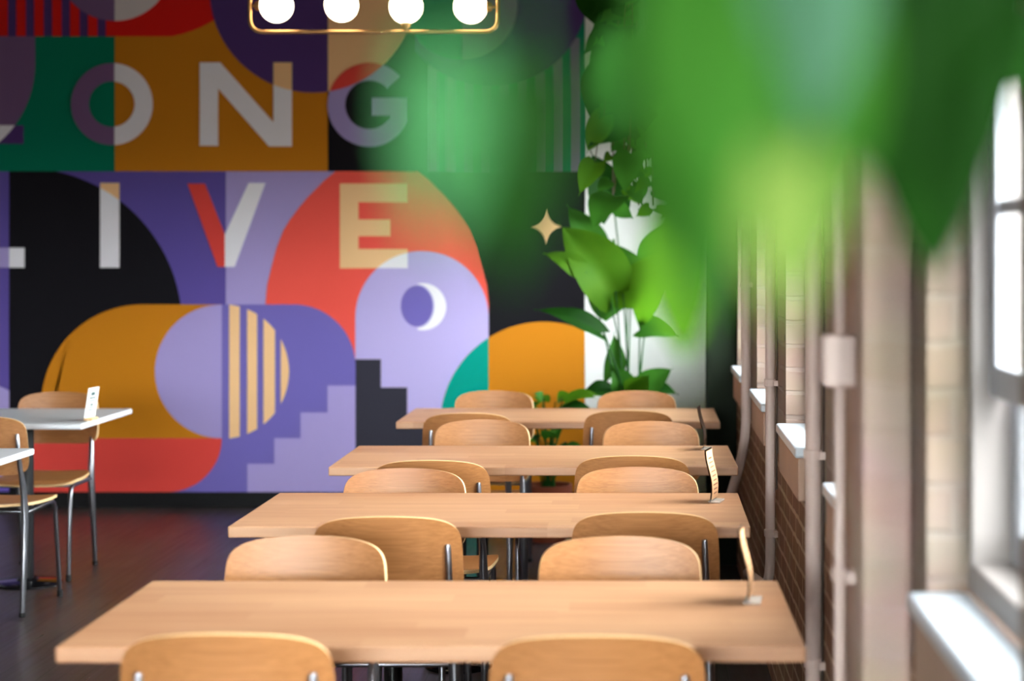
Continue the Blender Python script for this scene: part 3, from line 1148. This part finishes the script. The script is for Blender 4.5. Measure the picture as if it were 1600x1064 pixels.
# menu card on the white table
mc = empty('menu_card', (P(139, 648, 7.8).x, 7.80, TOP), math.radians(-9))
b = bmesh.new(); box(b, -0.011, 0.030, -0.03, 0.03, 0.0005, 0.014, bevel=0.003)
link_mesh('holder_block', b, M['ply_edge'], mc)
b = bmesh.new(); box(b, -0.0012, 0.0012, -0.05, 0.05, 0.0145, 0.145)
card = link_mesh('card', b, M['paper'], mc)
b = bmesh.new()
for z, w, hh in ((0.118, 0.02, 0.008), (0.1, 0.03, 0.004), (0.088, 0.03, 0.003), (0.07, 0.016, 0.005), (0.058, 0.028, 0.003), (0.047, 0.028, 0.003)):
    for sx in (-1, 1):
        b.faces.new([b.verts.new((sx * 0.0014, yv, zv)) for yv, zv in ((-w, z - hh), (w, z - hh), (w, z + hh), (-w, z + hh))])
link_mesh('print', b, M['ink'], card)
for o in kids(mc):
    if o.name.startswith('card'):
        o.rotation_euler = (0, math.radians(9), 0)
tag(mc, 'small white printed card standing on the white table', 'menu card')

# ------------------------------------------------------------------ plants
def leaf(bm_, base, tip, nrm, width, mi=0, bend=0.15, fold=0.18, heart=True, nu=8, nv=14, wave=0.0):
    base, tip, nrm = Vector(base), Vector(tip), Vector(nrm)
    ax = tip - base
    L = ax.length
    ax.normalize()
    nrm = (nrm - ax * nrm.dot(ax)).normalized()
    sd = ax.cross(nrm)
    rows = []
    ph = random.uniform(0, 6)
    for j in range(nv + 1):
        v = j / nv
        if heart:
            w = (math.sin(PI * min(1, v * 1.02 + 0.06) ** 0.62) ** 0.75) if v < 0.98 else 0.03
            w = max(w, 0.02)
            back = -0.14 * max(0, 1 - v / 0.22)
        else:
            w = max(0.02, math.sin(PI * (v * 0.98 + 0.01)) ** 0.8)
            back = 0
        row = []
        for i in range(nu + 1):
            u = -1 + 2 * i / nu
            vv = v + back * abs(u)
            p = base + ax * (L * vv) + sd * (u * w * width / 2)
            p += nrm * (-bend * L * (vv - 0.45) ** 2 * 1.6 + fold * width * abs(u) * w * 0.5 + wave * width * math.sin(ph + v * 9 + u * 2) * abs(u))
            row.append(bm_.verts.new(p))
        rows.append(row)
    for j in range(nv):
        for i in range(nu):
            f = bm_.faces.new((rows[j][i], rows[j][i + 1], rows[j + 1][i + 1], rows[j + 1][i]))
            f.material_index = mi


def bez(a, b_, c, n=10):
    a, b_, c = Vector(a), Vector(b_), Vector(c)
    return [a * (1 - t) ** 2 + b_ * 2 * t * (1 - t) + c * t * t for t in [k / n for k in range(n + 1)]]


def pot(parent, r, h, mat, z=0.0):
    b = bmesh.new()
    lathe(b, [(0, z), (r * 0.72, z), (r * 0.95, z + h * 0.82), (r, z + h * 0.82), (r, z + h), (r * 0.9, z + h), (r * 0.88, z + h * 0.86), (r * 0.86, z + h * 0.84)], 0, 0, 32)
    po = link_mesh('pot', b, mat, parent, smooth=True)
    b = bmesh.new()
    lathe(b, [(r * 0.855, z + h * 0.84), (r * 0.4, z + h * 0.875), (0, z + h * 0.89)], 0, 0, 28)
    link_mesh('soil', b, M['soil'], parent, smooth=True)


# tall plant in front of the white wall
PD = 9.45
org = P(985, 660, PD); org.z = 0
pl = empty('potted_plant', org)
pot(pl, 0.19, 0.36, M['black_pot'])
fol = bmesh.new(); stm = bmesh.new()
crown = Vector((0, 0, 0.40))
LS_ = [  # base px, tip px, width px, normal, material, depth offset
    ((962, 455), (876, 345), 84, (0.3, -1, 0.35), 1, -0.05), ((985, 482), (1052, 385), 74, (-0.35, -1, 0.25), 1, 0.0),
    ((980, 480), (960, 375), 105, (0.1, -1, 0.2), 0, 0.08), ((915, 425), (851, 392), 34, (0.1, -1, 0.6), 1, -0.12),
    ((942, 515), (838, 476), 36, (0.0, -0.8, 0.9), 2, -0.15), ((1000, 512), (1062, 520), 42, (0.1, -0.8, 0.8), 0, -0.05),
    ((958, 590), (962, 520), 34, (0.5, -1, 0.2), 0, 0.0), ((1000, 612), (1050, 574), 40, (-0.2, -1, 0.4), 0, -0.08),
    ((975, 612), (958, 570), 40, (0.4, -1, 0.3), 0, -0.05), ((990, 618), (1012, 586), 40, (0.0, -1, 0.5), 1, -0.06),
    ((955, 606), (905, 618), 34, (0.0, -0.6, 0.9), 2, -0.1), ((1010, 610), (1060, 612), 34, (0.1, -0.6, 0.9), 2, -0.05),
    ((1020, 430), (1075, 330), 70, (-0.4, -1, 0.2), 0, 0.1), ((935, 400), (888, 318), 50, (0.3, -1, 0.3), 0, 0.05),
    ((960, 330), (925, 235), 62, (0.2, -1, 0.4), 2, 0.05),
]
for (bx, by), (tx, ty), w, nr, mi, do in LS_:
    bp, tp = P(bx, by, PD + do) - org, P(tx, ty, PD + do - 0.06) - org
    leaf(fol, bp, tp, nr, w * PD / F * 1.15, mi, bend=0.22, fold=0.25, wave=0.03)
    x_j = random.uniform(-0.05, 0.05)
    mid = Vector((x_j * 0.6 + bp.x * 0.25, bp.y * 0.4, 0.35 + (bp.z - 0.35) * 0.55))
    tube(stm, bez((x_j, random.uniform(-0.05, 0.05), 0.33), mid, bp), [0.0055] * 6 + [0.004] * 5, 7)
link_mesh('foliage', fol, [M['leaf_mid'], M['leaf_lime'], M['leaf_dark_and_shade']], pl, smooth=True)
link_mesh('stems', stm, M['stem'], pl, smooth=True)
tag(pl, 'tall potted plant with large glossy leaves on long thin stems against the white wall', 'plant')

# low plant in a terracotta pot
org = P(856, 700, 9.2); org.z = 0
pl = empty('potted_plant', org)
pot(pl, 0.125, 0.29, M['terracotta'])
fol = bmesh.new(); stm = bmesh.new()
for k in range(20):
    a = k * 2.399 + 0.3
    rr = random.uniform(0.10, 0.22)
    hz = random.uniform(0.42, 0.74)
    bp = Vector((rr * 0.55 * math.cos(a), rr * 0.5 * math.sin(a), hz))
    tp = bp + Vector((rr * 0.8 * math.cos(a), rr * 0.7 * math.sin(a), random.uniform(-0.08, 0.05)))
    leaf(fol, bp, tp, (-0.3 * math.cos(a), -0.5, 1), random.uniform(0.08, 0.11), k % 3, bend=0.4, fold=0.2)
    tube(stm, bez((random.uniform(-.04, .04), random.uniform(-.04, .04), 0.25), Vector((bp.x * .3, bp.y * .3, hz * .8)), bp), 0.004, 6)
for bx, by, tx, ty, w, mi in ((880, 622, 930, 614, 20, 1), (850, 628, 838, 612, 22, 0), (880, 632, 928, 636, 18, 2), (868, 628, 888, 612, 24, 1)):
    bp, tp = P(bx, by, 9.1) - org, P(tx, ty, 9.05) - org
    leaf(fol, bp, tp, (0, -0.7, 0.8), w * 9.1 / F * 1.2, mi, bend=0.5, fold=0.2)
    tube(stm, bez((0, 0, 0.25), Vector((bp.x * .3, bp.y * .3, bp.z * .8)), bp), 0.004, 6)
link_mesh('foliage', fol, [M['leaf_mid'], M['leaf_lime'], M['leaf_dark_and_shade']], pl, smooth=True)
link_mesh('stems', stm, M['stem'], pl, smooth=True)
tag(pl, 'low bushy plant in a terracotta pot below the ochre part of the mural', 'plant')

# hanging vine above the tall plant
HD = 9.0
org = P(1000, -120, HD)
pl = empty('hanging_plant', org)
b = bmesh.new()
lathe(b, [(0, 0), (0.11, 0), (0.15, 0.2), (0.15, 0.21), (0.14, 0.21), (0.135, 0.19)], 0, 0, 28)
link_mesh('pot', b, M['black_pot'], pl, smooth=True)
b = bmesh.new(); lathe(b, [(0.134, 0.19), (0, 0.2)], 0, 0, 24)
link_mesh('soil', b, M['soil'], pl, smooth=True)
b = bmesh.new(); tube(b, [(0, 0, 0.19), (0, 0, ZC - 0.002 - org.z)], 0.005, 8)
link_mesh('hanger', b, M['black_metal'], pl, smooth=True)
fol = bmesh.new(); stm = bmesh.new()
vines = []
for k in range(26):
    xe = random.uniform(955, 1088)
    ye = random.choice([150, 210, 260, 290, 320])
    a = P(xe, ye, HD + random.uniform(-0.15, 0.25)) - org
    ang = random.uniform(0, 2 * PI)
    st_ = Vector((0.13 * math.cos(ang), 0.13 * math.sin(ang), 0.21))
    ln = bez(st_, Vector((a.x * 0.95, a.y * 0.9, 0.12)), a, 22)
    tube(stm, ln, 0.0035, 6)
    vines.append(ln)
for ln in vines:
    for i in range(3, len(ln), 1):
        p = ln[i]
        an = random.uniform(-PI, PI)
        dr = Vector((math.cos(an), -0.35 + 0.4 * math.sin(an), -0.65)).normalized()
        z_px = CY - (p.z + org.z - H) * F / HD
        big = z_px < 190
        L = random.uniform(0.15, 0.22) if big else random.uniform(0.06, 0.11)
        mi = random.choice([2, 2, 0]) if big else random.choice([0, 0, 1, 2])
        leaf(fol, p + dr * 0.02, p + dr * (0.02 + L), (random.uniform(-0.5, 0.5), -1, random.uniform(0.0, 0.9)), L * 0.8, mi, bend=0.35, fold=0.22, nu=6, nv=9)
for bx, by, tx, ty, w, mi in ((930, -30, 965, 62, 80, 2), (985, 20, 935, 70, 62, 2), (990, 55, 918, 108, 60, 0), (975, 70, 960, 150, 90, 2), (1010, 60, 1020, 160, 95, 2),
                              (960, 110, 930, 205, 90, 2), (1000, 120, 990, 225, 100, 2), (1035, 110, 1060, 205, 70, 0), (1020, 180, 1050, 250, 60, 0), (945, 180, 915, 240, 40, 1),
                              (960, 300, 925, 352, 60, 0), (1040, 270, 1080, 330, 60, 0), (985, 235, 975, 300, 50, 0), (930, 250, 905, 300, 40, 1), (1050, 30, 1075, 130, 90, 2)):
    bp, tp = P(bx, by, HD + random.uniform(-0.2, 0.0)) - org, P(tx, ty, HD + random.uniform(-0.3, -0.1)) - org
    leaf(fol, bp, tp, (random.uniform(-0.3, 0.3), -1, 0.35), w * HD / F, mi, bend=0.3, fold=0.22)
    tube(stm, bez(vines[0][4], (bp + vines[0][4]) / 2 + Vector((0, 0.05, 0.05)), bp), 0.003, 6)
link_mesh('foliage', fol, [M['leaf_mid'], M['leaf_lime'], M['leaf_dark_and_shade']], pl, smooth=True)
link_mesh('vines', stm, M['brown_stem'], pl, smooth=True)
tag(pl, 'hanging plant with trailing heart leaves beside the mural edge', 'plant')

# trailing plant right in front of the lens
org = Vector((0.10, 0.62, 2.02))
pl = empty('trailing_plant', org)
b = bmesh.new()
lathe(b, [(0, 0), (0.08, 0), (0.11, 0.15), (0.11, 0.16), (0.1, 0.16), (0.097, 0.14)], 0, 0, 28)
link_mesh('pot', b, M['terracotta'], pl, smooth=True)
b = bmesh.new(); lathe(b, [(0.096, 0.14), (0, 0.15)], 0, 0, 24)
link_mesh('soil', b, M['soil'], pl, smooth=True)
b = bmesh.new(); tube(b, [(0, 0, 0.145), (0, 0, ZC - 0.002 - org.z)], 0.004, 8)
link_mesh('hanger', b, M['black_metal'], pl, smooth=True)
fol = bmesh.new(); stm = bmesh.new()
KEYS = ['leaf_mid', 'leaf_lime', 'leaf_dark_and_shade', 'leaf_yellow', 'leaf_mint', 'leaf_sheen']
FL = [  # base px, tip px, width px, distance, material, normal
    ((1150, -60), (1150, 420), 300, 0.58, 0, (0, -1, 0.25)),
    ((1290, -40), (1262, 480), 210, 0.66, 0, (0.1, -1, 0.2)),
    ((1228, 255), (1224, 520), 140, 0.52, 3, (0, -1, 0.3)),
    ((1262, -160), (1280, 230), 210, 0.56, 5, (0.2, -1, 0.5)),  # glossy reflection put into this leaf's colour
    ((1450, -20), (1460, 470), 240, 0.95, 2, (-0.1, -1, 0.2)),  # this and the next three: shaded leaves, shade put into the colour
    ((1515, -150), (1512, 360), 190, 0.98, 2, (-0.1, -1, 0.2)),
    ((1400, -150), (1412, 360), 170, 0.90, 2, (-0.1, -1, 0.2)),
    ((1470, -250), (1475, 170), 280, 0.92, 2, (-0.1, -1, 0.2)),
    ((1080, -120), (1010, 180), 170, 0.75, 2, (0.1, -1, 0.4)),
    ((1080, 120), (1100, 540), 170, 0.62, 0, (0.1, -1, 0.2)),
    ((696, 90), (682, 410), 112, 0.39, 4, (0.1, -1, 0.3)),
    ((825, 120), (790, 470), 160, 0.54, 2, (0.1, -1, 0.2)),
    ((1058, 350), (1072, 580), 115, 1.1, 1, (0.1, -1, 0.2)),
    ((1055, 170), (1035, 395), 120, 0.85, 0, (0.1, -1, 0.2)),
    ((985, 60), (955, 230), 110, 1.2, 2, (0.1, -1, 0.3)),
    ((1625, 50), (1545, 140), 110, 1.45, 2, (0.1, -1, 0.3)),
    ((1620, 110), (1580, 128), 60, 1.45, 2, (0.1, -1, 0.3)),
]
for i, ((bx, by), (tx, ty), w, d, mi, nr) in enumerate(FL):
    bp, tp = P(bx, by, d) - org, P(tx, ty, d) - org
    leaf(fol, bp, tp, nr, w * d / F, mi, bend=0.1, fold=0.15, nu=8, nv=16)
    ang = i * 2.4
    st_ = Vector((0.09 * math.cos(ang), 0.09 * math.sin(ang), 0.16))
    mid = Vector((bp.x * 0.9, bp.y * 0.9, 0.05)) + Vector((0, 0.0, 0))
    tube(stm, bez(st_, mid, bp, 14), 0.0016, 6)
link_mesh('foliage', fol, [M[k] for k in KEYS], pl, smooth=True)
link_mesh('vines', stm, M['stem'], pl, smooth=True)
tag(pl, 'blurred green trailing plant hanging close in front of the lens', 'plant')

# ------------------------------------------------------------------ camera, light
cam = bpy.data.cameras.new('camera')
co = bpy.data.objects.new('camera', cam)
C.objects.link(co)
co.location = (0, 0, H)
co.rotation_euler = (PI / 2, 0, 0)
cam.sensor_width = 36
cam.sensor_fit = 'HORIZONTAL'
cam.lens = F / 1600 * 36
cam.shift_x = (800 - CX) / 1600
cam.shift_y = -(532 - CY) / 1600
cam.clip_start = 0.05
cam.dof.use_dof = True
cam.dof.focus_distance = 5.6
cam.dof.aperture_fstop = (cam.lens / 1000) / 0.027
bpy.context.scene.camera = co

wd = bpy.data.worlds.new('overcast')
bpy.context.scene.world = wd
wd.use_nodes = True
nt = wd.node_tree
bg = nt.nodes['Background']
tc = N(nt, 'ShaderNodeTexCoord')
sep = N(nt, 'ShaderNodeSeparateXYZ')
nt.links.new(tc.outputs['Generated'], sep.inputs[0])
rp = N(nt, 'ShaderNodeValToRGB')
rp.color_ramp.elements[0].position = 0.485
rp.color_ramp.elements[0].color = (0.13, 0.125, 0.12, 1)
rp.color_ramp.elements[1].position = 0.54
rp.color_ramp.elements[1].color = (0.93, 0.97, 1.0, 1)
mr = N(nt, 'ShaderNodeMapRange')
mr.inputs['From Min'].default_value = -1
mr.inputs['From Max'].default_value = 1
nt.links.new(sep.outputs['Z'], mr.inputs['Value'])
nt.links.new(mr.outputs[0], rp.inputs[0])
nt.links.new(rp.outputs[0], bg.inputs['Color'])
bg.inputs['Strength'].default_value = 70.0

# sky portals in the window openings
for i, far in enumerate(WIN_FAR):
    ld = bpy.data.lights.new('window_portal', 'AREA')
    ld.shape = 'RECTANGLE'
    ld.size = Z1 - Z0
    ld.size_y = WIDE.get(far, WW)
    ld.cycles.is_portal = True
    lo = bpy.data.objects.new('window_portal', ld)
    C.objects.link(lo)
    lo.location = (XO + 0.02, far - WIDE.get(far, WW) / 2, (Z0 + Z1) / 2)
    lo.rotation_euler = (0, PI / 2, 0)


for a, c in FRONT:
    ld = bpy.data.lights.new('window_portal', 'AREA')
    ld.shape = 'RECTANGLE'
    ld.size, ld.size_y = c - a, FZ1 - FZ0
    ld.cycles.is_portal = True
    lo = bpy.data.objects.new('window_portal', ld)
    C.objects.link(lo)
    lo.location = ((a + c) / 2, YB - 0.22, (FZ0 + FZ1) / 2)
    lo.rotation_euler = (PI / 2, 0, PI)


def area(name, loc, sx, sy, power, col, rot=(0, 0, 0)):
    ld = bpy.data.lights.new(name, 'AREA')
    ld.shape = 'RECTANGLE'
    ld.size, ld.size_y = sx, sy
    ld.energy = power
    ld.color = col
    lo = bpy.data.objects.new(name, ld)
    C.objects.link(lo)
    lo.location = loc
    lo.rotation_euler = rot
    return lo


cl = area('ceiling_fill', (-0.7, 5.0, ZC - 0.03), 1.2, 4.2, 22, (1.0, 0.93, 0.84))  # unseen soft fill added under the ceiling to brighten the tabletops
cl.data.spread = math.radians(115)

vs = bpy.context.scene.view_settings
vs.view_transform = 'Standard'
vs.look = 'None'
vs.gamma = 1.0
vs.use_curve_mapping = False
vs.exposure = 0.0
sc = bpy.context.scene
sc.cycles.use_denoising = True
sc.cycles.max_bounces = 10
sc.cycles.diffuse_bounces = 5
sc.cycles.transparent_max_bounces = 16
sc.cycles.caustics_reflective = False
sc.cycles.caustics_refractive = False
